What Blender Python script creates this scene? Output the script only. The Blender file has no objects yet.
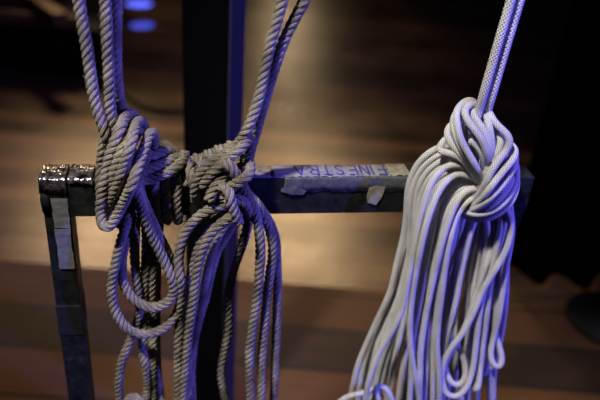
import bpy, bmesh, math, random
import numpy as np
from mathutils import Vector, Matrix
random.seed(7); rng = np.random.default_rng(7)
R = math.radians
C = bpy.context.scene.collection
sc = bpy.context.scene

# ---------------------------------------------------------------- camera
F = 700.0; PITCH = R(30.1); ROLL = R(4.6); YAW = R(10.3)
CAM = np.array([0.0, -0.742, 1.350])
fw = np.array([0, math.cos(PITCH), -math.sin(PITCH)])
up0 = np.array([0, math.sin(PITCH), math.cos(PITCH)]); rt0 = np.array([1.0, 0, 0])
rt = rt0*math.cos(ROLL) + up0*math.sin(ROLL)
up = -rt0*math.sin(ROLL) + up0*math.cos(ROLL)
cd = bpy.data.cameras.new('camera'); cam = bpy.data.objects.new('camera', cd); C.objects.link(cam)
M4 = Matrix(((rt[0], up[0], -fw[0], CAM[0]), (rt[1], up[1], -fw[1], CAM[1]), (rt[2], up[2], -fw[2], CAM[2]), (0, 0, 0, 1)))
cam.matrix_world = M4
cd.sensor_width = 36; cd.lens = F*36/600; cd.clip_start = .02
cd.dof.use_dof = True; cd.dof.focus_distance = .80; cd.dof.aperture_fstop = 3.0
sc.camera = cam
sc.view_settings.view_transform = 'Standard'; sc.view_settings.look = 'None'
sc.view_settings.gamma = 1; sc.view_settings.exposure = 0.0
sc.view_settings.use_curve_mapping = False
w = bpy.data.worlds.new('world'); sc.world = w; w.use_nodes = True
w.node_tree.nodes['Background'].inputs[0].default_value = (.55, .5, .55, 1)
w.node_tree.nodes['Background'].inputs[1].default_value = .004

def ray(px, py):
    v = F*fw + (px-300)*rt + (200-py)*up
    return v/np.linalg.norm(v)
U = np.array([math.cos(YAW), math.sin(YAW), 0]); N = np.array([-math.sin(YAW), math.cos(YAW), 0])
def tray(px, py, d):                       # distance along a sight line to the plane d in front of the rail
    r_ = ray(px, py); return (-d - N@CAM)/(N@r_)
def P(px, py, d=0): return CAM + tray(px, py, d)*ray(px, py)
def G(px, py, z=0):
    r_ = ray(px, py); return CAM + r_*((z-CAM[2])/r_[2])
def proj(X):
    v = np.asarray(X)-CAM; z = v@fw
    return 300+F*(v@rt)/z, 200-F*(v@up)/z

def aim(o, tgt):
    o.rotation_euler = (Vector(tgt)-o.location).to_track_quat('-Z', 'Y').to_euler()
def area(name, loc, tgt, sx, sy, power, col, spread=180):
    l = bpy.data.lights.new(name, 'AREA'); l.shape = 'RECTANGLE'; l.size = sx; l.size_y = sy
    l.energy = power; l.color = col; l.spread = R(spread)
    o = bpy.data.objects.new(name, l); C.objects.link(o); o.location = loc; aim(o, tgt); return o
def spot(name, loc, tgt, power, col, ang, blend, size=.08):
    l = bpy.data.lights.new(name, 'SPOT'); l.energy = power; l.color = col; l.spot_size = R(ang)
    l.spot_blend = blend; l.shadow_soft_size = size
    o = bpy.data.objects.new(name, l); C.objects.link(o); o.location = loc; aim(o, tgt); return o
# stage lamps and added fill lamps (all above or beside the frame)
KEY = spot('key_spot', (-.85, -1.15, 3.3), (-.02, 0, .85), 420, (1, .95, .88), 26, .8, .10)
BLUE = spot('blue_spot', (2.6, -1.12, 2.0), (.02, 0, .85), 500, (.13, .11, 1), 36, .7, .05)
spot('floor_spot', (-1.6, 4.4, 3.4), (-.5, 1.6, 0), 9, (1, .62, .32), 62, 1, .3)
spot('back_floor_fill', (-.1, 5.6, 3.4), (-.25, 3.7, 0), 48, (1, .68, .42), 44, 1, .3)  # added lamp, there to brighten the far boards
spot('platform_fill', (-2.4, 1.6, 3.0), (-1.9, 4.0, .3), 130, (1, .68, .4), 40, 1, .2)  # added lamp, lifts the wooden edge of the platform
def mirror_lamp(name, px, py, dist, sx, sy, power, col, spread=120):
    g = G(px, py); r_ = ray(px, py); m = np.array([r_[0], r_[1], -r_[2]])
    loc = g+m*dist; return area(name, tuple(loc), tuple(g), sx, sy, power, col, spread)
mirror_lamp('amber_lamp', 105, 247, 3.0, .28, .2, 4.2, (1, .66, .34), 60)
mirror_lamp('amber_lamp', 292, 250, 3.0, .3, .15, 4.2, (1, .66, .34), 60)
mirror_lamp('amber_lamp', 285, 55, 3.5, .4, .6, .7, (1, .70, .38), 60)
for px_, py_, an_, pw_ in ((139, 4, 4.2, 9000), (142, 25, 3.6, 5200)):      # added spots throw two blue pools on the boards in place of lamp reflections
    g_ = G(px_, py_); spot('blue_pool_fill', (g_[0], g_[1]+.15, 2.6), tuple(g_), pw_*1.3, (.03, .07, 1), an_, .35, .01)
area('violet_fill', (.6, .9, 3.2), (-.75, 2.9, 0), .3, .3, 5, (.35, .25, 1), 100)  # added lamp, tints the far boards purple in place of blue spill

# ---------------------------------------------------------------- materials
def mat(name, col, rough=.6, metal=0, spec=.5):
    m = bpy.data.materials.new(name); m.use_nodes = True
    b = m.node_tree.nodes['Principled BSDF']
    b.inputs['Base Color'].default_value = (*col, 1); b.inputs['Roughness'].default_value = rough
    b.inputs['Metallic'].default_value = metal; b.inputs['Specular IOR Level'].default_value = spec
    return m, m.node_tree, b
def nd(t, kind, **kw):
    n = t.nodes.new(kind)
    for k, v in kw.items(): setattr(n, k, v)
    return n
def math_(t, op, a, b=None):
    n = nd(t, 'ShaderNodeMath', operation=op)
    for i, v in enumerate((a, b)):
        if v is None: continue
        if isinstance(v, (int, float)): n.inputs[i].default_value = v
        else: t.links.new(v, n.inputs[i])
    return n.outputs[0]
def ramp(t, fac, stops):
    n = nd(t, 'ShaderNodeValToRGB'); t.links.new(fac, n.inputs[0])
    e = n.color_ramp.elements
    while len(e) < len(stops): e.new(.5)
    for i, (p, c) in enumerate(stops): e[i].position = p; e[i].color = (*c, 1)
    return n.outputs[0]
def noise(t, scale, detail=3, coord='Object', vec=None, sc3=None, rough=.5):
    n = nd(t, 'ShaderNodeTexNoise'); n.inputs['Scale'].default_value = scale; n.inputs['Detail'].default_value = detail
    n.inputs['Roughness'].default_value = rough
    src = vec
    if src is None:
        tc = nd(t, 'ShaderNodeTexCoord'); src = tc.outputs[coord]
    if sc3:
        mp = nd(t, 'ShaderNodeMapping'); mp.inputs['Scale'].default_value = sc3
        t.links.new(src, mp.inputs[0]); src = mp.outputs[0]
    t.links.new(src, n.inputs['Vector']); return n.outputs['Fac']
def bump(t, b, h, strength, dist):
    n = nd(t, 'ShaderNodeBump'); n.inputs['Strength'].default_value = strength; n.inputs['Distance'].default_value = dist
    t.links.new(h, n.inputs['Height']); t.links.new(n.outputs[0], b.inputs['Normal'])

# hemp: fine yarns run along each twisted strand, fuzz and dirt vary along the rope
HEMP, t, b = mat('hemp', (.4, .33, .24), .95, 0, .15)
uv = nd(t, 'ShaderNodeTexCoord').outputs['UV']
sx = nd(t, 'ShaderNodeSeparateXYZ'); t.links.new(uv, sx.inputs[0])
yarn = math_(t, 'SINE', math_(t, 'MULTIPLY', math_(t, 'ADD', math_(t, 'MULTIPLY', sx.outputs[0], 9), math_(t, 'MULTIPLY', sx.outputs[1], -2.2)), 6.283))
fz = noise(t, 900, 3); dirt = noise(t, 28, 3)
hh = math_(t, 'ADD', math_(t, 'MULTIPLY', yarn, .35), math_(t, 'MULTIPLY', fz, 1.1))
bump(t, b, hh, 1.0, .0011)
mix = math_(t, 'ADD', math_(t, 'MULTIPLY', fz, .55), math_(t, 'MULTIPLY', dirt, .45))
t.links.new(ramp(t, mix, [(.34, (.09, .074, .056)), (.5, (.26, .225, .178)), (.67, (.56, .50, .41))]), b.inputs['Base Color'])

# white braided sheath
BRAID, t, b = mat('white_braid', (.7, .68, .64), .62, 0, .4)
uv = nd(t, 'ShaderNodeTexCoord').outputs['UV']
sx = nd(t, 'ShaderNodeSeparateXYZ'); t.links.new(uv, sx.inputs[0])
def dia(s):
    return math_(t, 'SINE', math_(t, 'MULTIPLY', math_(t, 'ADD', math_(t, 'MULTIPLY', sx.outputs[0], 8), math_(t, 'MULTIPLY', sx.outputs[1], s*7)), 6.283))
br = math_(t, 'MAXIMUM', dia(1), dia(-1)); fz = noise(t, 1400, 2); dirt = noise(t, 22, 3)
bump(t, b, math_(t, 'ADD', br, math_(t, 'MULTIPLY', fz, 1.0)), .9, .0006)
mix = math_(t, 'ADD', math_(t, 'MULTIPLY', br, .17), math_(t, 'ADD', math_(t, 'MULTIPLY', fz, .45), math_(t, 'MULTIPLY', dirt, .4)))
t.links.new(ramp(t, mix, [(.3, (.26, .25, .24)), (.48, (.60, .585, .56)), (.66, (.84, .83, .81))]), b.inputs['Base Color'])

# painted steel of the frame with worn spots
STEEL, t, b = mat('painted_steel', (.03, .033, .036), .42, .25, .5)
n1 = noise(t, 60, 5, rough=.7); n2 = noise(t, 300, 3)
t.links.new(ramp(t, n1, [(.35, (.007, .008, .009)), (.62, (.018, .020, .020)), (.8, (.09, .085, .075))]), b.inputs['Base Color'])
t.links.new(ramp(t, n1, [(.3, (.3,)*3), (.8, (.7,)*3)]), b.inputs['Roughness'])
bump(t, b, n2, .25, .0006)
WORN, t, b = mat('worn_top_paint', (.2, .19, .2), .5, .2, .5)
n1 = noise(t, 90, 6, rough=.7)
t.links.new(ramp(t, n1, [(.36, (.07, .06, .055)), (.5, (.22, .21, .22)), (.72, (.34, .32, .33))]), b.inputs['Base Color'])
bump(t, b, n1, .4, .001)
def tape(name, c0, c1, rough, metal=0, scale=120):
    m, t, b = mat(name, c0, rough, metal)
    n = noise(t, scale, 5, rough=.65); t.links.new(ramp(t, n, [(.35, c0), (.62, c1)]), b.inputs['Base Color'])
    bump(t, b, noise(t, scale*.8, 3), .5, .0015); return m
PAPER = tape('paper_tape', (.15, .145, .17), (.27, .26, .29), .6)
CLEAR = tape('aged_clear_tape', (.045, .047, .055), (.10, .10, .11), .35)
BEIGE = tape('beige_tape', (.15, .135, .095), (.27, .25, .18), .6)
GREY = tape('grey_cloth_tape', (.10, .10, .105), (.15, .145, .15), .7)
BLACKT = tape('black_tape', (.006, .006, .007), (.012, .012, .013), .6)
m_, t, b = mat('crumpled_foil_tape', (.3, .28, .3), .22, .85)
n1 = noise(t, 75, 4, rough=.7); n2 = noise(t, 45, 3)
t.links.new(ramp(t, n1, [(.38, (.02, .02, .025)), (.5, (.22, .2, .24)), (.68, (.75, .66, .62))]), b.inputs['Base Color'])
bump(t, b, n2, 1.0, .006); FOIL = m_
INK, t, b = mat('blue_ink', (.02, .02, .26), .6)
# boards
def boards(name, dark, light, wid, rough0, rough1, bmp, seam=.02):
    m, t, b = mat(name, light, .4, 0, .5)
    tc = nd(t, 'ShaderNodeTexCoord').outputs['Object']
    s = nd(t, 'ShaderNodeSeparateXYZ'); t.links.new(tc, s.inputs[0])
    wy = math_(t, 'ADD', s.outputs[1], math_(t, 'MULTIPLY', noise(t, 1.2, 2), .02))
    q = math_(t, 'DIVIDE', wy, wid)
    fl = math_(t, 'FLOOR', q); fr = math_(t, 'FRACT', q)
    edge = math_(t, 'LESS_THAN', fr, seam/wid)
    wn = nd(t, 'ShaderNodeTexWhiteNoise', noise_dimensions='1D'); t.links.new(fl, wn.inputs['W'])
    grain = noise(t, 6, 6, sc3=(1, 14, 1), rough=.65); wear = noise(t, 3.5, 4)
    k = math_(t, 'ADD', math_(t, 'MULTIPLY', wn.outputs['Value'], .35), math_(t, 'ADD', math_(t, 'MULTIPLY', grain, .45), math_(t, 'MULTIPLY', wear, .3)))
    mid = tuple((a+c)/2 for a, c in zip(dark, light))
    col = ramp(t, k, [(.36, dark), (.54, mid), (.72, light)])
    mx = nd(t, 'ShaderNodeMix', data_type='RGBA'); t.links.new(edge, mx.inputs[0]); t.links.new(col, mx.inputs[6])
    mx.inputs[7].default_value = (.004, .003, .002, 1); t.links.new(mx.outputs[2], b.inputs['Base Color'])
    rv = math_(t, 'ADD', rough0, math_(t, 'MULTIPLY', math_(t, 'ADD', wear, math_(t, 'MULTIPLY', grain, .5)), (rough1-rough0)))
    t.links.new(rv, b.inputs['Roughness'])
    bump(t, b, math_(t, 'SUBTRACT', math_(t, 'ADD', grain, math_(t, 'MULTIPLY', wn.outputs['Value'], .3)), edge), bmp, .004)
    return m
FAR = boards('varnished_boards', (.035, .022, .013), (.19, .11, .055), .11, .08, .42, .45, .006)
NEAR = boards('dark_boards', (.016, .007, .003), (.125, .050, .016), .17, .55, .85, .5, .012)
BLACK, t, b = mat('black_paint', (.006, .006, .006), .6, 0, .3)
COLM, t, b = mat('black_column_paint', (.0025, .0025, .0025), .9, 0, .02)
bump(t, b, noise(t, 40, 3), .2, .002)
NAP, t, b = mat('black_velvet', (.0025, .0025, .0025), 1, 0, .05)
BEAM, t, b = mat('raw_beam', (.2, .12, .06), .6)
t.links.new(ramp(t, noise(t, 5, 5, sc3=(1, 12, 12)), [(.3, (.09, .05, .025)), (.7, (.26, .16, .085))]), b.inputs['Base Color'])
RUBBER, t, b = mat('black_rubber', (.012, .010, .010), .5)

# ---------------------------------------------------------------- helpers
def link(name, me, m, parent=None):
    o = bpy.data.objects.new(name, me); C.objects.link(o)
    if m: me.materials.append(m)
    if parent: o.parent = parent
    return o
def mesh_obj(name, V, Fc, m, parent=None, smooth=False, uvs=None):
    me = bpy.data.meshes.new(name); me.from_pydata([tuple(v) for v in V], [], Fc)
    if smooth: me.polygons.foreach_set('use_smooth', [True]*len(me.polygons))
    if uvs is not None:
        l = me.uv_layers.new(name='UVMap'); l.data.foreach_set('uv', np.asarray(uvs, dtype=np.float32).ravel())
    me.update(); return link(name, me, m, parent)
def box_bm(bm, lo, hi, bev=0):
    r = bmesh.ops.create_cube(bm, size=1)
    for v in r['verts']:
        v.co = Vector([(lo[i]+hi[i])/2+v.co[i]*(hi[i]-lo[i]) for i in range(3)])
    if bev: bmesh.ops.bevel(bm, geom=list({e for v in r['verts'] for e in v.link_edges}), offset=bev, segments=2, profile=.6, affect='EDGES')
def bm_obj(name, bm, m, parent=None, smooth=False):
    me = bpy.data.meshes.new(name); bm.to_mesh(me); bm.free()
    if smooth: me.polygons.foreach_set('use_smooth', [True]*len(me.polygons))
    return link(name, me, m, parent)
def thing(name, label, cat, loc=(0, 0, 0), rz=0, group=None):
    o = bpy.data.objects.new(name, None); C.objects.link(o); o.location = loc; o.rotation_euler = (0, 0, rz)
    o['label'] = label; o['category'] = cat
    if group: o['group'] = group
    return o
def tag(o, label, cat):
    o['label'] = label; o['category'] = cat; return o

# ---------------------------------------------------------------- floor
yb = 0.5*(G(60, 277)[1]+G(330, 277)[1])
def slab(name, x0, y0, x1, y1, z, m):
    bm = bmesh.new(); box_bm(bm, (x0, y0, z-.04), (x1, y1, z)); o = bm_obj(name, bm, m); o['kind'] = 'structure'; return o
fl_ang = YAW*.0
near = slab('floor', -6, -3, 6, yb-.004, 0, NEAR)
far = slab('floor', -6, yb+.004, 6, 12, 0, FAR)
# ---------------------------------------------------------------- metal frame
TOP = .95; H = .05; DEP = .0342; XL = -.3025; XR = .301
fr = thing('metal_frame', 'dark painted square-tube metal frame with taped crossbar that three ropes are tied to', 'metal frame', (0, 0, 0), YAW)
def lx(px, row=178):                                   # position along the crossbar for a column of its front edge
    r_ = ray(px, row); X = CAM + r_*((TOP-CAM[2])/r_[2]); return float(U@X)
bm = bmesh.new(); box_bm(bm, (XL+.002, 0, TOP-H), (XR-.001, DEP, TOP), .0015); bm_obj('crossbar', bm, STEEL, fr)
def post(x0, x1, lean):
    bm = bmesh.new(); box_bm(bm, (x0, .0005, 0), (x1, DEP-.0005, TOP-.0008), .0015)
    for v in bm.verts: v.co.x += lean*(TOP-v.co.z)
    return bm_obj('post', bm, STEEL, fr)
post(XL, XL+.030, 0)
post(XR-.030, XR, -.06)
def ragged(x0, x1, n, y_or_z, amp, seed):
    r_ = random.Random(seed); return [(x0+(x1-x0)*i/n, y_or_z+r_.uniform(-amp, amp)) for i in range(n+1)]
def strip(name, m, xs, prof, jag, seed, parent, wr=.0004, label=None):
    """tape laid over a profile of (y,z) points; last row and ends are torn"""
    r_ = random.Random(seed); n = len(xs); k = len(prof); V = []; Fc = []
    for i, x in enumerate(xs):
        j = r_.uniform(-jag, jag)
        for q, (y, z) in enumerate(prof):
            ex = r_.uniform(-jag, jag)*.6 if i in (0, n-1) else 0
            zz = z; yy = y
            if q == k-1: zz = z+j
            o = r_.uniform(0, wr)
            nz = 1 if q < k/2 else 0
            V.append((x+ex, yy-(0 if nz else o), zz+(o if nz else 0)))
    for i in range(n-1):
        for q in range(k-1):
            a = i*k+q; Fc.append((a, a+1, a+k+1, a+k))
    o = mesh_obj(name, V, Fc, m, parent, True)
    s = o.modifiers.new('thickness', 'SOLIDIFY'); s.thickness = .0005; s.offset = 0
    if label: o['label'] = label
    return o
def lin(a, b_, n): return [a+(b_-a)*i/(n-1) for i in range(n)]
# worn bare top between the middle rope and the paper tape, right end too
e = .0006
strip('worn_paint', WORN, lin(lx(180), lx(296), 14), [(DEP-.0015, TOP+e*.4), (DEP*.5, TOP+e*.4), (.0016, TOP+e*.4)], .0002, 3, fr, .0001)
# front skin of clear tape hanging from the top edge
strip('clear_tape', CLEAR, lin(lx(284), lx(411), 40), [(.004, TOP+e), (.0005, TOP+e*.7), (-e, TOP-.002), (-e, TOP-.010), (-e*1.2, TOP-.0185)], .0016, 5, fr, .0005, 'aged translucent tape folded over the front edge')
strip('paper_tape', PAPER, lin(lx(272.5), lx(392), 32), [(DEP-.002, TOP+e*2), (DEP*.66, TOP+e*2), (DEP*.33, TOP+e*2), (.0025, TOP+e*2)], .0012, 8, fr, .0004, 'whitish tape with blue handwriting')
strip('beige_tape', BEIGE, lin(lx(391), lx(412), 12), [(DEP-.001, TOP+e*3), (DEP*.5, TOP+e*3), (.003, TOP+e*3)], .0016, 9, fr, .0008, 'peeling beige tape')
# torn flap pieces on the front
V = [(lx(370), -e*3, TOP-.013), (lx(368.5), -e*4, TOP-.026), (lx(370.5), -.002, TOP-.034), (lx(379), -.003, TOP-.037), (lx(384), -.0025, TOP-.026), (lx(386.5), -e*3, TOP-.012), (lx(378), -e*3, TOP-.010)]
o = mesh_obj('tape_flap', V, [(0, 1, 4, 5, 6), (1, 2, 3, 4)], BEIGE, fr); s = o.modifiers.new('t', 'SOLIDIFY'); s.thickness = .0005
V = [(lx(282), -e*3, TOP-.012), (lx(281), -.003, TOP-.016), (lx(291), -.004, TOP-.020), (lx(304), -.003, TOP-.021), (lx(307), -e*3, TOP-.016), (lx(296), -e*3, TOP-.010)]
o = mesh_obj('tape_flap', V, [(0, 1, 2, 5), (2, 3, 4, 5)], CLEAR, fr); s = o.modifiers.new('t', 'SOLIDIFY'); s.thickness = .0005
# handwriting, upside down from the viewer
GLY = {'F': [[(0, 0), (0, 1)], [(0, 1), (.8, 1)], [(-.25, .5), (.7, .5)]], 'I': [[(.4, 0), (.4, 1)]],
 'N': [[(0, 0), (.05, 1), (.75, 0), (.8, 1)]], 'E': [[(.8, 1), (0, 1), (0, 0), (.85, 0)], [(0, .5), (.65, .5)]],
 'S': [[(.8, .85), (.45, 1), (.1, .85), (.15, .6), (.65, .42), (.8, .2), (.45, 0), (.05, .15)]],
 'T': [[(.4, 0), (.4, 1)], [(-.05, 1), (.9, 1)]], 'R': [[(0, 0), (0, 1), (.6, .95), (.75, .72), (.5, .5), (0, .48)], [(.35, .48), (.85, 0)]],
 'A': [[(0, 0), (.4, 1), (.85, 0)], [(.12, .35), (.7, .35)]]}
V = []; Fc = []; word = 'FINESTRA'
xs_ = [388, 377.5, 371, 359, 346, 333, 320, 306]; wid_ = [10, 6, 10, 10, 10, 10, 11, 11]
def seg(a, b_, wd, z):
    a = np.array(a); b_ = np.array(b_); dr = b_-a; L = np.linalg.norm(dr); dr = dr/L; nn = np.array([-dr[1], dr[0]])*wd/2
    a = a-dr*wd*.3; b_ = b_+dr*wd*.3; k = len(V)
    for q in (a+nn, a-nn, b_-nn, b_+nn): V.append((q[0], q[1], z))
    Fc.append((k, k+1, k+2, k+3))
for ch, px, wd in zip(word, xs_, wid_):
    x0 = lx(px); W = (lx(px)-lx(px-wd)); y0 = DEP-.004+random.uniform(-.001, .0); Hh = DEP*.70
    for st in GLY[ch]:
        for (a, b_) in zip(st[:-1], st[1:]):
            f = lambda p: (x0-p[0]*W+random.uniform(-.0003, .0003), y0-p[1]*Hh)
            seg(f(a), f(b_), .0019, TOP+e*2+.0009+random.uniform(0, .0001))
mesh_obj('handwriting', V, Fc, INK, fr)['label'] = 'blue handwritten word FINESTRA upside down'
# foil-like tape at the left end and tapes of the left post
strip('foil_tape', FOIL, lin(XL-.0008, lx(66), 16), [(DEP, TOP+e), (DEP*.7, TOP+e*1.5), (DEP*.4, TOP+e*2), (.001, TOP+e), (-e, TOP-.002), (-e*1.5, TOP-.008), (-e*1.5, TOP-.016)], .001, 21, fr, .0022, 'crumpled shiny tape')
strip('foil_tape', FOIL, lin(lx(68.5), lx(93), 16), [(DEP, TOP+e), (DEP*.7, TOP+e*1.5), (DEP*.4, TOP+e*2), (.001, TOP+e), (-e, TOP-.001), (-e*1.5, TOP-.003), (-e*1.5, TOP-.005)], .001, 22, fr, .0022, 'crumpled shiny tape')
strip('black_tape', BLACKT, lin(XL-.0003, XL+.009, 4), [(-e, TOP-.012), (-e, TOP-.025), (-e, TOP-.045)], .003, 23, fr, .0008, 'torn black tape')
def band(name, m, x0, x1, z0, z1, seed, parent, y=-e, label=None):
    r_ = random.Random(seed); n = 9; V = []; Fc = []
    for i in range(n):
        z = z0+(z1-z0)*i/(n-1)
        V += [(x0+r_.uniform(-.0006, .0006), y-r_.uniform(0, .0004), z+r_.uniform(-.001, .001)*(i in (0, n-1))), (x1+r_.uniform(-.0006, .0006), y-r_.uniform(0, .0004), z+r_.uniform(-.001, .001)*(i in (0, n-1)))]
    for i in range(n-1): Fc.append((2*i, 2*i+1, 2*i+3, 2*i+2))
    o = mesh_obj(name, V, Fc, m, parent); s = o.modifiers.new('t', 'SOLIDIFY'); s.thickness = .0005
    if label: o['label'] = label
def zfront(px, py): return float(P(px, py, 0)[2])
band('grey_tape', GREY, XL+.0105, XL+.0285, zfront(50, 198), zfront(58, 228), 31, fr, label='grey cloth tape on the left post')
band('grey_tape', GREY, XL+.0105, XL+.0282, zfront(58, 228)-.001, zfront(62, 268), 32, fr, -e*1.3, label='grey cloth tape on the left post')
# black tape wound round the post lower down
for z0, z1 in ((zfront(62, 306), zfront(66, 335)),):
    bm = bmesh.new(); box_bm(bm, (XL-.0006, -.0006, z1), (XL+.0306, DEP+.0002, z0), .0004); bm_obj('black_tape', bm, BLACKT, fr)['label'] = 'black tape wound round the left post'

# ---------------------------------------------------------------- ropes
RH = .0063; RW = .0041
STR = []           # dict: pts(px,py,d), r, rope, part
def S(rope, part, pts, free_top=False, r=None):
    dflt = pts[0][2]; q = []
    for p in pts:
        if len(p) == 3: dflt = p[2]
        q.append((p[0], p[1], dflt))
    STR.append(dict(rope=rope, part=part, pts=np.array(q, float), r=r or (RW if rope == 'C' else RH), up=free_top))
def crom(p, step):
    p = np.asarray(p, float); n = len(p); out = []
    for i in range(n-1):
        a = p[i-1] if i else 2*p[0]-p[1]; b_ = p[i]; c = p[i+1]; d = p[i+2] if i+2 < n else 2*p[-1]-p[-2]
        L = np.linalg.norm((c-b_)[:2]) if step > .5 else np.linalg.norm(c-b_)
        m = max(1, int(round(L/step)))
        for j in range(m):
            s = j/m
            out.append(.5*((2*b_)+(-a+c)*s+(2*a-5*b_+4*c-d)*s*s+(-a+3*b_-3*c+d)*s**3))
    out.append(p[-1]); return np.array(out)

# --- left hemp rope
S('A', 'standing_line', [(78, -10, .02), (80, 8), (83, 25), (87, 47), (89.5, 65), (92.5, 88), (98, 112), (104, 130, .02), (110, 150, .012), (113, 172, .01)], True)
S('A', 'standing_line', [(105, -10, .02), (106, 10), (107, 35), (108.5, 60), (109.5, 85), (110, 105), (113, 124, .015), (118, 146, .01), (122, 170, .009)], True)
S('A', 'standing_line', [(117, -10, .004), (116.5, 20), (116.5, 60), (118, 88), (121, 108), (121, 126, .0), (124, 150, .0)], True)
S('A', 'knot_turn', [(134, 128, -.01), (134, 114, .005), (128.5, 111.5, .025), (122, 124, .038), (115.5, 141, .042), (109.5, 158, .042), (105.5, 176, .042), (102.5, 195, .04), (100.5, 213, .036), (103, 227, .032), (109.5, 228, .034), (116.5, 216, .038), (124, 202, .043), (131, 187, .046), (137, 170, .046), (142.5, 153, .043), (148, 138, .037), (151.5, 130, .02), (154, 140, 0), (152, 156, -.01)])
S('A', 'knot_turn', [(145, 132, -.004), (142.5, 120, .01), (137.5, 121, .030), (132.5, 138, .042), (127, 157, .047), (119.5, 178, .047), (112, 198, .04), (108, 214, .024), (110, 224, .008)])
S('A', 'knot_turn', [(138, 124, .0), (134.5, 117, .015), (129.5, 128, .036), (123.5, 146, .043), (116.5, 165, .044), (111, 184, .041), (106.5, 202, .034), (104, 216, .02), (104, 226, .01)])
S('A', 'knot_turn', [(112, 128, .004), (104.5, 140, .012), (101.5, 158, .014), (100.5, 178, .014), (101, 196, .014), (104, 212, .01), (112, 222, .006)])
S('A', 'knot_turn', [(148, 150, .02), (142, 165, .022), (135, 182, .02), (127, 198, .017), (121, 214, .013), (121, 226, .006)])
S('A', 'hanging_loop', [(139, 176, .03), (135, 193, .036), (130.5, 207, .036), (125, 228, .032), (117, 256, .03), (112, 283, .03), (112.5, 300, .03), (117, 315, .03), (126, 328, .03), (139, 334, .03), (153, 333.5, .03), (166, 327, .03), (176, 315, .028), (181, 300, .02), (179, 282, .018), (171, 261, .018), (161, 240, .02), (151.5, 221, .024), (144, 204, .03), (139, 188, .034), (136, 174, .02)])
S('A', 'hanging_loop', [(135, 185, .02), (133.5, 205, .022), (130, 225, .022), (124.5, 245, .022), (121.5, 262, .022), (123, 282, .022), (132, 298, .022), (148, 307.5, .024), (163, 305.5, .026), (173, 297, .027), (174.5, 285, .028), (167.5, 268, .03), (158.5, 249, .034), (150, 230, .038), (143.5, 211, .042), (138, 192, .044), (134, 175, .03)])
S('A', 'hanging_loop', [(137, 200, .012), (134.5, 245, .012), (136, 275), (140, 298, .01), (138.5, 318), (130, 341), (121.5, 362), (119, 382), (120, 405), (124, 440), (133, 456), (143, 440), (145.5, 402), (148.5, 385, .008), (146.5, 370), (143, 352), (143, 325), (144, 295), (146, 255), (146, 200)])
S('A', 'hanging_loop', [(151, 200, .006), (151.5, 260), (152.5, 310), (153, 360), (153.5, 420), (158, 452), (163, 420), (157, 370, -.008), (156, 310, -.006), (157, 255, -.004), (158, 232, .002), (160, 216, .004)])
S('A', 'rope_end', [(124, 424, .022), (126, 402, .022), (132.5, 395.5, .024), (139, 398, .022), (142, 408, .02)])
S('A', 'knot_turn', [(141, 127, -.004), (139, 128, .01), (133, 142, .024), (127, 160, .026), (120, 179, .026), (113, 197, .022), (110, 210, .014), (114, 220, .006)])
S('A', 'knot_turn', [(126, 130, .0), (119, 146, .016), (113, 163, .02), (109, 180, .02), (108, 196, .016), (112, 210, .008)])
S('A', 'knot_turn', [(147, 142, .008), (141, 156, .012), (134, 172, .012), (128, 190, .01), (127, 208, .008)])
# frapping turns over the wraps on the rail
S('A', 'knot_turn', [(132, 160, .0), (142, 152, -.01), (153, 146, -.014), (164, 143.5, -.016), (172, 149, -.02), (174, 160, -.035)])
S('A', 'knot_turn', [(134, 168, .01), (146, 160, .006), (158, 154, .0), (170, 150, -.004), (178, 153, -.014), (181, 163, -.035)])
S('A', 'knot_turn', [(132, 176, .026), (146, 170, .016), (159, 165, .014), (171, 160, .010), (180, 156, .0), (186, 158, -.02)])
S('A', 'knot_turn', [(132, 186, .028), (148, 179, .02), (163, 175, .02), (175, 168, .016), (183, 161, .008), (185, 154, -.015)])
# --- middle hemp rope
S('B', 'standing_line', [(286, -10, .03), (283, 0), (275, 27), (268, 53), (263, 80), (257, 104), (248, 128, .032), (239, 143, .036), (226, 154, .04), (211, 163, .04), (200, 173, .036), (195, 186, .03), (196, 200, .018)], True)
S('B', 'standing_line', [(310, -10, .022), (305, 0), (294, 20), (283, 43), (273, 73), (265, 100), (258, 124, .028), (252, 145, .032), (247.5, 163, .036), (241, 178, .036), (232, 190, .034), (224, 200, .03), (214, 207, .02)], True)
S('B', 'knot_turn', [(178, 168, -.03), (183, 158, -.014), (188, 163, .002), (191, 176, .014), (195, 190, .017), (202, 203, .016), (206, 216, .0), (206, 220, -.02)])
S('B', 'knot_turn', [(190, 164, -.02), (197, 156, -.006), (203, 164, .012), (206, 180, .02), (210, 195, .02), (213, 209, .017), (214, 221, -.002)])
S('B', 'knot_turn', [(202, 160, -.014), (209, 152, .002), (214, 162, .018), (217, 177, .026), (220, 192, .026), (222, 208, .02), (222, 221, .0)])
S('B', 'knot_turn', [(213, 155, -.01), (220, 147, .008), (225, 158, .024), (228, 172, .03), (230, 187, .028), (231, 203, .02), (232, 218, .004)])
S('B', 'knot_turn', [(225, 150, -.006), (231, 143, .012), (236, 154, .026), (238, 168, .028), (240, 184, .024), (242, 200, .018), (243, 214, .006)])
S('B', 'knot_turn', [(203, 186, .034), (209, 176, .042), (219, 167, .046), (230, 157, .046), (241, 148, .042), (250, 138, .034)])
S('B', 'knot_turn', [(209, 200, .034), (214, 188, .044), (221, 178, .046), (229, 171, .042)])
S('B', 'hanging_loop', [(220, 172, .03), (223.5, 161.5, .048), (229, 164, .056), (236, 175, .056), (243, 187, .05), (250, 200, .044), (256, 214, .038), (259, 232, .034), (260.5, 250, .032), (259, 275, .03), (257, 300, .028), (252, 330), (249.5, 360), (251, 405), (254, 440), (258, 452), (262, 440), (261.5, 405), (261.5, 362, .018), (264, 330), (266.5, 300), (269.5, 275), (273, 250, .02), (269, 228, .022), (260, 208, .022), (249, 195, .02), (240, 188, .014)])
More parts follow.
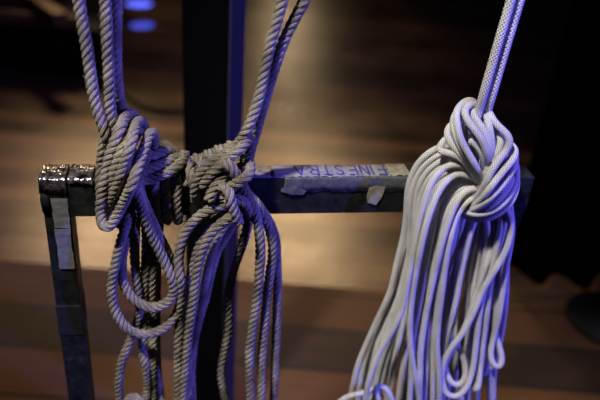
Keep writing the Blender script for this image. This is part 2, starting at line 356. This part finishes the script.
S('B', 'knot_turn', [(243, 157, .03), (251, 163, .048), (250, 174, .058), (241, 181.5, .062), (231, 186, .056), (224, 195, .04), (218, 204, .03)])
S('B', 'rope_end', [(219, 190, .034), (224.5, 184, .056), (229, 193, .066), (232, 205, .066), (236, 216, .06), (239, 223, .055)])
S('B', 'knot_turn', [(226, 202, .04), (234, 198, .052), (242, 200, .054), (248, 207, .046), (250, 217, .03)])
S('B', 'hanging_loop', [(240, 202, .034), (222, 205, .036), (205, 212, .036), (190, 225, .034), (181, 243, .032), (178.5, 262, .03), (181, 282, .028), (181, 300, .027), (179, 325), (178.5, 350), (178.5, 400), (180, 425), (184, 442), (189, 425), (188, 390, .02), (187.5, 350), (187.5, 325), (188, 302), (190, 280), (194, 258, .028), (200, 240), (210, 226), (222, 215), (236, 208, .03)])
S('B', 'hanging_loop', [(240, 212, .044), (227, 219, .048), (212, 232, .048), (202, 250, .046), (197, 272, .044), (194, 296, .042), (190.5, 320, .04), (187, 350, .038), (184.5, 380), (183, 405), (184, 436), (192, 436, .01), (192, 405), (191, 370), (194, 340), (199, 318), (205, 298), (210, 275, .014), (217, 250, .016), (228, 232, .02), (240, 216, .02)])
S('B', 'hanging_loop', [(234, 214, .028), (223, 227, .03), (213, 247, .03), (207, 270, .028), (203, 290, .026), (199, 311, .024), (196, 330, .022), (191, 350, .018), (186, 372, .014)])
S('B', 'hanging_loop', [(246, 200, .014), (248, 222, .012), (241.5, 247, .008), (233, 272, .006), (228, 298), (228, 330), (223.5, 352), (221, 374), (225, 398), (232, 430), (250, 446), (268, 430), (273, 400), (275.5, 350), (277, 300), (277, 257), (273.5, 232, .01), (264, 213, .012), (252, 199, .01)])

# --- right white rope
S('C', 'standing_line', [(514, -12, .045), (511, 0), (500, 37), (489, 75), (478, 114), (474, 130, .042), (472, 145, .03)], True, .0050)
S('C', 'standing_line', [(523, -12, .04), (520, 0), (509, 37), (498, 75), (487, 113), (483, 130, .038), (480, 146, .028)], True, .0050)
F1 = [(470, 152), (446, 146), (429, 153), (416.5, 166), (409, 185), (406.5, 206), (407, 230), (403, 262), (397, 292), (381, 329), (366, 368), (361, 408)]
F5 = [(480, 184), (464, 178), (449, 180), (438, 190), (431, 205), (427, 223), (424, 242), (419, 270), (413, 300), (406, 335), (400, 370), (395, 408)]
F9 = [(482, 191), (473, 197), (465, 203), (458.5, 212), (454.5, 222), (451, 235), (446, 257), (441, 288), (437.5, 318), (436.5, 345), (438, 375), (439, 408)]
def fan(tt, d, jit, seed, tail=45, sway=0, d2=None):
    r_ = np.random.default_rng(seed); A_, B_ = (F1, F5) if tt < .5 else (F5, F9); s = (tt*2) % 1 if tt < 1 else 1
    k = np.array(A_)*(1-s)+np.array(B_)*s
    off = np.cumsum(r_.normal(0, jit, len(k))); ww = np.clip((np.arange(len(k))-3)/4, 0, 1.4)
    k[:, 0] += off*ww+sway*np.clip((np.arange(len(k))-6)/5, 0, 1)
    d2 = d if d2 is None else d2
    q = [(x, y, d*(1-i/11)+d2*(i/11)) for i, (x, y) in enumerate(k)]
    q[0] = (q[0][0], q[0][1], d*.72); q.append((k[-1][0]-2, 408+tail, d2)); return q
for i in range(12):
    S('C', 'hanging_strand', fan(i/11, .012+.038*i/11, .7, 100+i, random.uniform(20, 60), 0, .012+.034*i/11))
for i in range(8):
    S('C', 'hanging_strand', fan(min(1, (i+.5)/8), .006+.026*i/7, 1.6, 200+i, random.uniform(20, 60), random.uniform(-4, 10), .008+.022*i/7))
for i in range(6):
    S('C', 'hanging_strand', fan(min(1, (i+.4)/6), .012, 2.2, 300+i, random.uniform(20, 60), random.uniform(0, 14), .014))
# strands crossing diagonally in the lower left
S('C', 'hanging_strand', [(476, 168, .04), (450, 165, .05), (434, 178, .052), (425, 200), (419, 222), (415, 245), (409, 275, .052), (402, 310, .052), (391, 333), (380, 351), (369, 380), (365, 405), (364, 440)])
S('C', 'hanging_strand', [(480, 180, .04), (457, 174, .052), (442, 186, .056), (433, 205), (426, 226), (420, 252), (413, 290, .05), (410, 320), (411, 352), (417, 385), (421, 410), (424, 445)])
S('C', 'hanging_strand', [(481, 188, .045), (467, 190, .054), (456, 203), (449, 220), (441, 246), (432, 285, .05), (425, 320), (421, 350), (420, 380), (418, 440)])
# the narrow turns over the top of the knot
K = [
 ([(482, 128, .01), (474, 101, .03), (465.5, 101, .04), (457, 109.5, .05), (456.5, 121, .056), (459.5, 136, .06), (465.5, 149, .062), (474, 163, .062), (483, 182, .056), (488, 196, .045)]),
 ([(486, 122, .015), (478, 105, .032), (469, 104, .044), (464, 109, .052), (466, 118, .06), (474, 129, .064), (483, 142, .066), (487, 156, .064), (489, 172, .056), (489, 188, .045)]),
 ([(484, 122, .02), (476, 108, .036), (471, 111, .048), (477, 121, .058), (484, 131, .062), (489, 143, .064), (491, 158, .06), (492, 176, .05)]),
 ([(462, 130, .03), (456, 112, .038), (453, 118, .042), (454.5, 131, .05), (460, 145, .056), (468, 158, .058), (476, 172, .056), (482, 188, .045)]),
 ([(464, 122, .02), (451, 124, .03), (446.5, 132, .04), (450, 142, .048), (458, 151, .052), (467, 161, .054), (476, 176, .05), (481, 190, .04)]),
 ([(458, 135, .02), (447, 137, .03), (441, 145, .036), (437, 151, .042), (446, 152, .05), (460, 158, .052), (470, 168, .052), (478, 182, .046)]),
 ([(470, 140, .05), (478, 146, .058), (484, 158, .06), (486, 172, .056), (486, 190, .045)]),
 ([(478, 112, .0), (484, 104, .02), (487.5, 108, .036), (491, 117, .048), (498, 126, .054), (507, 134, .056), (511, 142, .058), (506, 151, .062), (498, 161, .066), (491, 172, .068), (485, 184, .066), (479, 195, .058), (470, 203, .045)]),
 ([(480, 118, .01), (485, 108, .03), (487, 117, .046), (490, 130, .054), (492, 144, .058), (491, 158, .056), (490, 175, .05)]),
 ([(484, 116, .005), (489, 113, .026), (495, 124, .042), (500, 133, .05), (501, 143, .056), (497, 153, .06), (490, 165, .062), (484, 178, .06), (478, 190, .05)]),
 ([(488, 118, .0), (496, 124, .02), (503, 132, .04), (504, 142, .05), (500, 151, .056), (493, 162, .058), (489, 176, .056)]),
 ([(498, 135, .02), (509, 144, .05), (516, 149, .058), (514.5, 158, .064), (506, 168, .07), (496, 180, .073), (487, 192, .07), (479, 202, .06), (470, 208, .045)]),
 ([(500, 138, .01), (511, 150, .045), (516.5, 158, .054), (513.5, 168, .064), (507, 179, .07), (497, 191, .072), (487, 201, .068), (476, 208, .058), (466, 212, .04)]),
 ([(506, 150, .01), (515, 162, .042), (517, 174, .052), (514, 187, .06), (508, 198, .066), (498, 208, .068), (485, 213.5, .064), (472, 214, .054), (460, 209, .036)]),
 ([(508, 158, .01), (516.5, 176, .04), (516, 190, .05), (511, 202, .056), (501, 212, .06), (487, 218.5, .058), (473, 219, .048), (461, 214, .03)]),
 ([(506, 162, .03), (510, 172, .05), (506, 184, .06), (498, 194, .062), (488, 203, .06), (478, 209, .05)]),
 ([(508, 145, .03), (504, 156, .058), (497, 167, .064), (490, 178, .066), (484, 190, .062), (476, 200, .05)]),
 ([(512, 165, .03), (512, 178, .054), (507, 190, .063), (498, 200, .066), (487, 208, .064), (474, 212, .05)]),
]
for k in K: S('C', 'knot_turn', k)
# core of the knot
for k in range(7):
    x = 458+k*8
    S('C', 'knot_turn', [(x-2, 122+k*4, .01), (x+1, 140, .022), (x+3-k*.5, 160, .026), (x+2-k, 180, .024), (x-k*1.2, 200, .018), (x-2-k*1.2, 218, .012)])
# strands hanging behind and to the right
for k in range(8):
    x = 421+k*9; r_ = np.random.default_rng(700+k); j = r_.normal(0, 3, 4)
    S('C', 'hanging_strand', [(470+k*2, 200, .008), (452+k*4, 222, .009), (x+8, 250, .01), (x+j[0], 290, .009), (x-6+j[1], 330, .008), (x-12+j[2], 370, .008), (x-14+j[2], 415, .008), (x-14+j[3], 440+3*k, .008)])
for k in range(9):
    x = 454+k*5.6; r_ = np.random.default_rng(500+k); j = r_.normal(0, 2, 4)
    S('C', 'hanging_strand', [(x+6, 186, .016), (x+5, 205, .018), (x+1, 232, .02), (x-7+k*.3+j[0], 262, .018), (x-14+k*1.2+j[1], 300, .016), (x-18+k*1.6+j[2], 345, .014), (x-18+k*1.4+j[3], 395, .012), (x-18+k*1.4+j[3], 430+k*3, .012)])
for k in range(5):
    x = 487+k*5.2
    S('C', 'hanging_strand', [(x-6, 196, .012), (x-2, 212, .024), (x+1+k*.6, 228, .03), (x-1, 252, .028), (x-7+k*1.4, 285, .026), (x-13+k*2.2, 320, .024), (x-20+k*2.0, 360-0*k, .02), (x-23+k*1.6, 392-k*6, .018)])
S('C', 'hanging_strand', [(505, 205, .04), (511, 222, .044), (508, 245, .044), (497, 267, .044), (484, 288, .044), (474, 312), (462, 334), (449, 351), (443, 366), (442.5, 382), (447, 395), (457, 397), (467, 387), (473, 368), (476.5, 340), (481, 305, .04), (489, 272, .036), (499, 245, .032), (505, 222, .03)])
S('C', 'hanging_loop', [(510, 205, .03), (512, 232, .034), (507, 262, .036), (503, 290, .036), (499, 316), (494, 336), (490.5, 354), (493, 365), (499, 369), (502.5, 363), (500, 348), (495, 332, .03), (496, 305, .028), (500, 275, .026), (505, 245, .022), (506, 215, .02)])
S('C', 'hanging_loop', [(504, 200, .036), (501, 225, .038), (495, 255, .038), (490, 285, .038), (486, 320), (481, 360), (479, 382), (477, 392), (474, 388), (474, 370, .03), (476, 335, .03), (480, 295, .026), (488, 255, .022), (492, 225, .02), (494, 200, .016)])
S('C', 'hanging_loop', [(486, 196, .03), (474, 222, .03), (463, 262, .032), (456, 300, .034), (449, 328), (444, 352), (446, 372), (453, 385), (462, 384), (466, 372), (461, 350), (455, 336, .03), (456, 310, .026), (462, 270, .022), (470, 235, .018), (474, 200, .016)])
S('C', 'hanging_strand', [(500, 205, .03), (496, 232, .03), (487, 262, .034), (478, 290, .036), (466, 325), (455, 345, .04), (448, 358), (438, 374), (434, 395), (432, 430)])
S('C', 'hanging_loop', [(372, 425, .03), (386, 405, .034), (387, 394, .036), (378, 388, .04), (364, 393, .044), (350, 396), (340, 401), (334, 412), (342, 425, .04), (360, 436, .03)])
S('C', 'hanging_loop', [(400, 430, .03), (393, 402, .04), (384, 386, .046), (374, 387, .046), (378, 398, .044), (386, 420, .04)])
S('C', 'rope_end', [(416, 210, .006), (409, 212, .009), (404, 213, .009)], r=.0028)

# wraps round the rail, built round the tube itself
def rail_wrap(rope, part, pxs, r, gap=.0):
    """rounded-rectangular helix round the crossbar through the given columns"""
    pts = []; rr = r+.0006+gap; seq = []
    xs = [lx(p) for p in pxs]
    corner = [(-rr, TOP-H+.004), (-rr*.75, TOP-H-rr*.7), (.006, TOP-H-rr), (DEP-.006, TOP-H-rr), (DEP+rr*.75, TOP-H-rr*.7), (DEP+rr, TOP-H+.004), (DEP+rr, TOP-.004), (DEP+rr*.75, TOP+rr*.7), (DEP-.006, TOP+rr), (.006, TOP+rr), (-rr*.75, TOP+rr*.7), (-rr, TOP-.004)]
    n = len(corner)
    for i, x in enumerate(xs):
        nx = xs[i+1] if i+1 < len(xs) else x+(xs[1]-xs[0])
        for j, (y, z) in enumerate(corner):
            s = max(0, min(1, (j-2)/7)); pts.append((x+(nx-x)*s, y, z))
    W = [U*a+N*b_+np.array([0, 0, c]) for a, b_, c in pts]
    STR.append(dict(rope=rope, part=part, world=crom(np.array(W), .003), r=r, up=False))
rail_wrap('A', 'rail_wrap', [144.5, 155.5, 166.5, 177], RH)
rail_wrap('C', 'rail_wrap', [438, 445.5, 453, 460.5, 468, 475.5, 483, 490.5], RW)

# depth relaxation: strands that would pass through each other are pushed apart along the depth order
SP = []; T = []; RAD = []; SID = []; MOV = []; off = [0]
for k, s in enumerate(STR):
    if 'world' in s:
        pj = np.array([proj(x) for x in s['world']]); tt = np.linalg.norm(s['world']-CAM, axis=1)
        SP.append(pj); T.append(tt); mv = False
    else:
        q = crom(s['pts'], 3.0)
        if s['rope'] != 'C' or True:
            pass
        SP.append(q[:, :2]); T.append(np.array([tray(*p) for p in q])); mv = True
    n = len(SP[-1]); RAD += [s['r']]*n; SID += [k]*n; MOV += [mv]*n; off.append(off[-1]+n)
SP = np.concatenate(SP); T = np.concatenate(T); RAD = np.array(RAD); SID = np.array(SID); MOV = np.array(MOV, float)
T0 = T.copy(); DIR = np.array([ray(*p) for p in SP])
I = []; J = []
for a in range(0, len(SP), 400):
    dd = np.linalg.norm(SP[a:a+400, None]-SP[None], axis=2)
    lim = (RAD[a:a+400, None]+RAD[None])*F/.80
    ii, jj = np.nonzero(dd < lim); ii += a; m = (ii < jj) & ((SID[ii] != SID[jj]) | (np.abs(ii-jj) > 14))
    I.append(ii[m]); J.append(jj[m])
I = np.concatenate(I); J = np.concatenate(J)
cosang = np.sum(DIR[I]*DIR[J], axis=1); sgn = np.where(T0[I] <= T0[J], -1.0, 1.0)
mi = MOV[I]; mj = MOV[J]; tot = np.maximum(mi+mj, 1e-9); seglab = [(off[k], off[k+1]) for k in range(len(STR)) if MOV[off[k]]]
for it in range(160):
    lat = np.arccos(np.clip(cosang, -1, 1))*(T[I]+T[J])/2
    need = np.sqrt(np.maximum((.96*(RAD[I]+RAD[J]))**2-lat**2, 0))
    gap = sgn*(T[I]-T[J])                     # positive when ordered
    ov = np.maximum(need-gap, 0)
    mvI = sgn*ov*.5*mi/tot; mvJ = -sgn*ov*.5*mj/tot
    acc = np.zeros_like(T); cnt = np.zeros_like(T)
    np.add.at(acc, I, mvI); np.add.at(acc, J, mvJ); np.add.at(cnt, I, (ov > 0)*1.0); np.add.at(cnt, J, (ov > 0)*1.0)
    T += np.clip(acc/np.maximum(cnt, 1)*1.4, -.004, .004)*MOV
    X = CAM+T[:, None]*DIR; bb = X@N; zz = X[:, 2]; aa = X@U
    tgt_front = (-(RAD+.0004)-N@CAM)/(DIR@N)
    hit = (bb > -RAD) & (bb < DEP+RAD) & (zz < TOP+RAD*.9) & (zz > TOP-H-RAD*.9) & (aa < XR+RAD) & (MOV > 0)
    # above half-way over the top the strand rests on the top face instead
    tgt_top = (TOP+RAD-CAM[2])/DIR[:, 2]
    newt = np.where(bb > DEP*.75, T, np.minimum(T, np.maximum(tgt_front, tgt_top)))
    T = np.where(hit, newt, T)
    for a, c in seglab:
        if c-a > 3:
            seg_ = T[a:c]; lap = seg_.copy(); lap[1:-1] = (seg_[:-2]+seg_[2:])/2
            lap[0] = seg_[0]; lap[-1] = seg_[-1]
            T[a:c] = seg_+.35*(lap-seg_)
X = CAM+T[:, None]*DIR
for k, s in enumerate(STR):
    s['W'] = X[off[k]:off[k+1]] if 'world' not in s else s['world']
    if s['up']:
        w0 = s['W'][0]; dr = (w0-s['W'][4]); dr /= np.linalg.norm(dr); ext = []
        q = w0.copy()
        while q[2] < 2.75:
            q = q+dr*.04; ext.append(q.copy())
        s['W'] = np.concatenate([np.array(ext[::-1]), s['W']])

def resample(W, step):
    W = np.asarray(W); 
    for _ in range(5): W[1:-1] = W[1:-1]*.5+(W[:-2]+W[2:])*.25 if len(W) > 4 else W[1:-1]
    L = np.concatenate([[0], np.cumsum(np.linalg.norm(np.diff(W, axis=0), axis=1))])
    n = max(4, int(L[-1]/step)); u = np.linspace(0, L[-1], n)
    return np.stack([np.interp(u, L, W[:, i]) for i in range(3)], 1), u
def frames(Q):
    Tn = np.gradient(Q, axis=0); Tn /= np.linalg.norm(Tn, axis=1)[:, None]
    a = np.array([0, -1, .3]); n = a-Tn[0]*(a@Tn[0]); n /= np.linalg.norm(n); Ns = [n]
    for i in range(1, len(Q)):
        n = n-Tn[i]*(n@Tn[i]); n /= np.linalg.norm(n); Ns.append(n)
    Ns = np.array(Ns); return Tn, Ns, np.cross(Tn, Ns)
class MB:
    def __init__(s): s.V = []; s.F = []; s.UV = []; s.n = 0
    def tube(s, Q, Rr, ring, u, cir):
        Tn, A_, B_ = frames(Q); n = len(Q); ph = np.arange(ring)*2*math.pi/ring
        V = Q[:, None]+Rr[:, None, None]*(np.cos(ph)[None, :, None]*A_[:, None]+np.sin(ph)[None, :, None]*B_[:, None])
        s.V.append(V.reshape(-1, 3)); b0 = s.n; s.n += n*ring+2
        s.V.append(np.array([Q[0]-Tn[0]*Rr[0]*.4, Q[-1]+Tn[-1]*Rr[-1]*.4]))
        vv = u/cir
        for i in range(n-1):
            for j in range(ring):
                j2 = (j+1) % ring; a = b0+i*ring
                s.F.append((a+j, a+j2, a+ring+j2, a+ring+j))
                u0 = j/ring; u1 = (j+1)/ring
                s.UV += [(u0, vv[i]), (u1, vv[i]), (u1, vv[i+1]), (u0, vv[i+1])]
        c0 = b0+n*ring; c1 = c0+1; a = b0+(n-1)*ring
        for j in range(ring):
            j2 = (j+1) % ring; s.F.append((c0, b0+j2, b0+j)); s.UV += [(0, 0)]*3
            s.F.append((c1, a+j, a+j2)); s.UV += [(0, 0)]*3
    def fibre(s, p, q, r_, w_):
        d = q-p; x = np.cross(d, r_); x = x/(np.linalg.norm(x)+1e-9)*w_; y = np.cross(d, x); y = y/(np.linalg.norm(y)+1e-9)*w_
        mid = (p+q)/2+r_*.25*np.linalg.norm(d)
        b0 = s.n; s.n += 7
        s.V.append(np.array([p+x, p-x*.5+y, p-x*.5-y, mid+x*.7, mid-x*.35+y*.7, mid-x*.35-y*.7, q]))
        for j in range(3):
            k = (j+1) % 3
            s.F.append((b0+j, b0+k, b0+3+k, b0+3+j)); s.UV += [(0, 0)]*4
            s.F.append((b0+3+j, b0+3+k, b0+6)); s.UV += [(0, 0)]*3
    def build(s, name, m, parent):
        return mesh_obj(name, np.concatenate(s.V).tolist(), s.F, m, parent, True, s.UV)
def laid(W, r, name, parent, pitch, hand=1):
    Q, u = resample(W.copy(), .0022); Tn, A_, B_ = frames(Q)
    sr = r*.44; orb = r-sr; mb = MB(); ph0 = random.uniform(0, 6.28)
    wob = np.interp(u, np.linspace(0, u[-1], max(3, int(u[-1]/.03))), rng.normal(1, .035, max(3, int(u[-1]/.03))))
    ph = ph0+hand*2*math.pi*u/pitch*np.interp(u, [0, u[-1]], [1, 1.04])
    for k in range(4):
        a = ph+k*math.pi/2
        cen = Q+(orb*wob)[:, None]*(np.cos(a)[:, None]*A_+np.sin(a)[:, None]*B_)
        rr = sr*wob*np.interp(u, np.linspace(0, u[-1], max(3, int(u[-1]/.015))), rng.normal(1.02, .04, max(3, int(u[-1]/.015))))
        mb.tube(cen, rr, 9, u, 2*math.pi*sr)
    nf = int(u[-1]*700)
    for _ in range(nf):
        i = random.randrange(len(Q)); an = random.uniform(0, 6.28)
        o_ = math.cos(an)*A_[i]+math.sin(an)*B_[i]; p = Q[i]+o_*r*.82
        dr = o_*random.uniform(.4, 1)+Tn[i]*random.uniform(-1.3, 1.3)+rng.normal(0, .3, 3); dr /= np.linalg.norm(dr)
        mb.fibre(p, p+dr*random.uniform(.0015, .0055), rng.normal(0, .6, 3), .00011)
    return mb.build(name, HEMP, parent)
def braided(W, r, name, parent):
    Q, u = resample(W.copy(), .003); mb = MB()
    mb.tube(Q, np.full(len(Q), r), 12, u, 2*math.pi*r); return mb.build(name, BRAID, parent)
roots = {
 'A': thing('hemp_rope', 'grey-brown twisted hemp rope knotted around the left end of the crossbar, loops dangling below', 'rope'),
 'B': thing('hemp_rope', 'twisted hemp rope tied at the black column, its two lines rising to the upper right', 'rope'),
 'C': thing('braided_rope', 'white smooth braided rope bundled in a fat knot on the right end of the crossbar', 'rope')}
for s in STR:
    if s['rope'] == 'C': braided(s['W'], s['r'], s['part'], roots['C'])
    else: laid(s['W'], s['r'], s['part'], roots[s['rope']], {'A': .034, 'B': .036}[s['rope']])

# ---------------------------------------------------------------- background
# black column behind the crossbar
yc = .42
def atY(px, py, y):
    r_ = ray(px, py); return CAM+r_*((y-CAM[1])/r_[1])
a0 = atY(183, 120, yc); a1 = atY(228, 120, yc); wcol = a1[0]-a0[0]
col = thing('black_column', 'black square column standing on the boards behind the two hemp ropes', 'column', (a0[0], yc, 0), R(-14))
bm = bmesh.new(); box_bm(bm, (0, 0, .012), (wcol/math.cos(R(14)), .075, 2.9), .003); bm_obj('shaft', bm, COLM, col)
bm = bmesh.new(); box_bm(bm, (-.01, -.005, 0), (wcol/math.cos(R(14))+.01, .08, .012), .002); bm_obj('base_plate', bm, COLM, col)

LIT_SIDE, t, b = mat('lit_side_grey', (.035, .035, .04), .6, 0, .3)  # added panel, its lighter grey stands in for the blue-lit column face
bm = bmesh.new(); box_bm(bm, (wcol/math.cos(R(14))+.0005, .002, .02), (wcol/math.cos(R(14))+.004, .073, 2.88), .0008); bm_obj('lit_side_panel', bm, LIT_SIDE, col)

# low platform upper left
g0 = G(-60, 66); g1 = G(104, 80)
def height_for(gx, row):
    z = 0
    while proj((gx[0], gx[1], z))[1] > row and z < 2: z += .002
    return z
hz = height_for(G(0, 71), 21); hz2 = height_for(G(0, 71), 10)
dv = (g1-g0)[:2]; L = float(np.linalg.norm(dv)); an = math.atan2(dv[1], dv[0])
pf = thing('stage_platform', 'low black-sided platform with a brown wooden edge at the back left', 'platform', tuple(g0), an)
q2 = G(108, 20)
dx, dy = q2[0]-g0[0], q2[1]-g0[1]; q2x = dx*math.cos(an)+dy*math.sin(an); q2y = -dx*math.sin(an)+dy*math.cos(an)
def prism(pts, z0, z1):
    bm = bmesh.new(); lo = [bm.verts.new((x, y, z0)) for x, y in pts]; hi = [bm.verts.new((x, y, z1)) for x, y in pts]; n = len(pts)
    bm.faces.new(lo[::-1]); bm.faces.new(hi)
    for i in range(n): j = (i+1) % n; bm.faces.new((lo[i], lo[j], hi[j], hi[i]))
    return bm
bm_obj('skirt', prism([(0, 0), (L, 0), (q2x, q2y), (0, q2y)], 0, hz-.001), BLACK, pf)
bm = bmesh.new(); box_bm(bm, (-.02, -.02, hz), (L-.12, .03, hz2), .003); bm_obj('wooden_edge', bm, BEAM, pf)
bm_obj('deck', prism([(-.02, .031), (L-.12, .031), (q2x-.1, q2y), (-.02, q2y)], hz, hz2-.003), BLACK, pf)
# loose beam resting on the platform
b0 = G(61, 20, hz2+.03); b1 = G(20, -8, hz2+.03)
dv = b1-b0; bl = float(np.linalg.norm(dv[:2]))
bm = bmesh.new(); box_bm(bm, (0, -.035, -.032), (bl*1.5, .035, .032), .004)
o = bm_obj('wooden_beam', bm, BEAM); o.location = (b0[0], b0[1], hz2+.032); o.rotation_euler = (0, 0, math.atan2(dv[1], dv[0]))
tag(o, 'short brown wooden beam lying askew on the black platform', 'beam')

# cable on the floor
cp = [G(92, 60, .012), G(108, 78, .012), G(124, 93, .012), G(138, 103, .012), G(156, 109, .012), G(180, 111, .012), G(205, 104, .012), G(214, 80, .012), G(216, 40, .012), G(222, 0, .012)]
Q, u = resample(crom(np.array(cp), .03), .03); mb = MB(); mb.tube(Q, np.full(len(Q), .011), 10, u, .07)
o = mb.build('floor_cable', RUBBER, None); tag(o, 'thin black cable curving across the boards left of the black column', 'cable')

# black drape at the right
c0 = G(505, 287); yd = float(c0[1]); x0 = float(c0[0]); V = []; Fc = []; n = 160; rows = 14
for i in range(n):
    s = i/(n-1)
    for j in range(rows):
        z = .01+3.0*j/(rows-1); amp = .045*(1-.35*j/rows)
        V.append((x0+s*2.6, yd+.05+amp*math.sin(s*2.6/.16*2*math.pi+.5*math.sin(s*17))+.012*math.sin(s*61+j*.4), z))
for i in range(n-1):
    for j in range(rows-1): a = i*rows+j; Fc.append((a, a+rows, a+rows+1, a+1))
o = mesh_obj('stage_drape', V, Fc, NAP, None, True); s = o.modifiers.new('t', 'SOLIDIFY'); s.thickness = .004
tag(o, 'black pleated stage drape filling the dark right side', 'drape')

# black round-footed stand near the right edge
gc = G(610, 322); rad = float(abs(G(568, 322)[0]-gc[0]))
st = thing('round_base_stand', 'black stand with a wide round foot at the right edge', 'stand', (gc[0], gc[1], 0))
def lathe(prof, ring=48):
    V = []; Fc = []
    for (r_, z) in prof:
        for j in range(ring): V.append((r_*math.cos(2*math.pi*j/ring), r_*math.sin(2*math.pi*j/ring), z))
    for i in range(len(prof)-1):
        for j in range(ring): j2 = (j+1) % ring; Fc.append((i*ring+j, i*ring+j2, (i+1)*ring+j2, (i+1)*ring+j))
    Fc.append(tuple(range(ring-1, -1, -1))); Fc.append(tuple((len(prof)-1)*ring+j for j in range(ring))); return V, Fc
GLB, t, b = mat('satin_black', (.006, .006, .007), .6, 0, .2)
V, Fc = lathe([(rad*.98, 0), (rad, .004), (rad, .014), (rad*.97, .02), (rad*.3, .035), (.03, .06)]); mesh_obj('foot', V, Fc, GLB, st, True)
V, Fc = lathe([(.024, .058), (.024, 1.75), (.020, 1.76)], 24); mesh_obj('pole', V, Fc, BLACK, st, True)
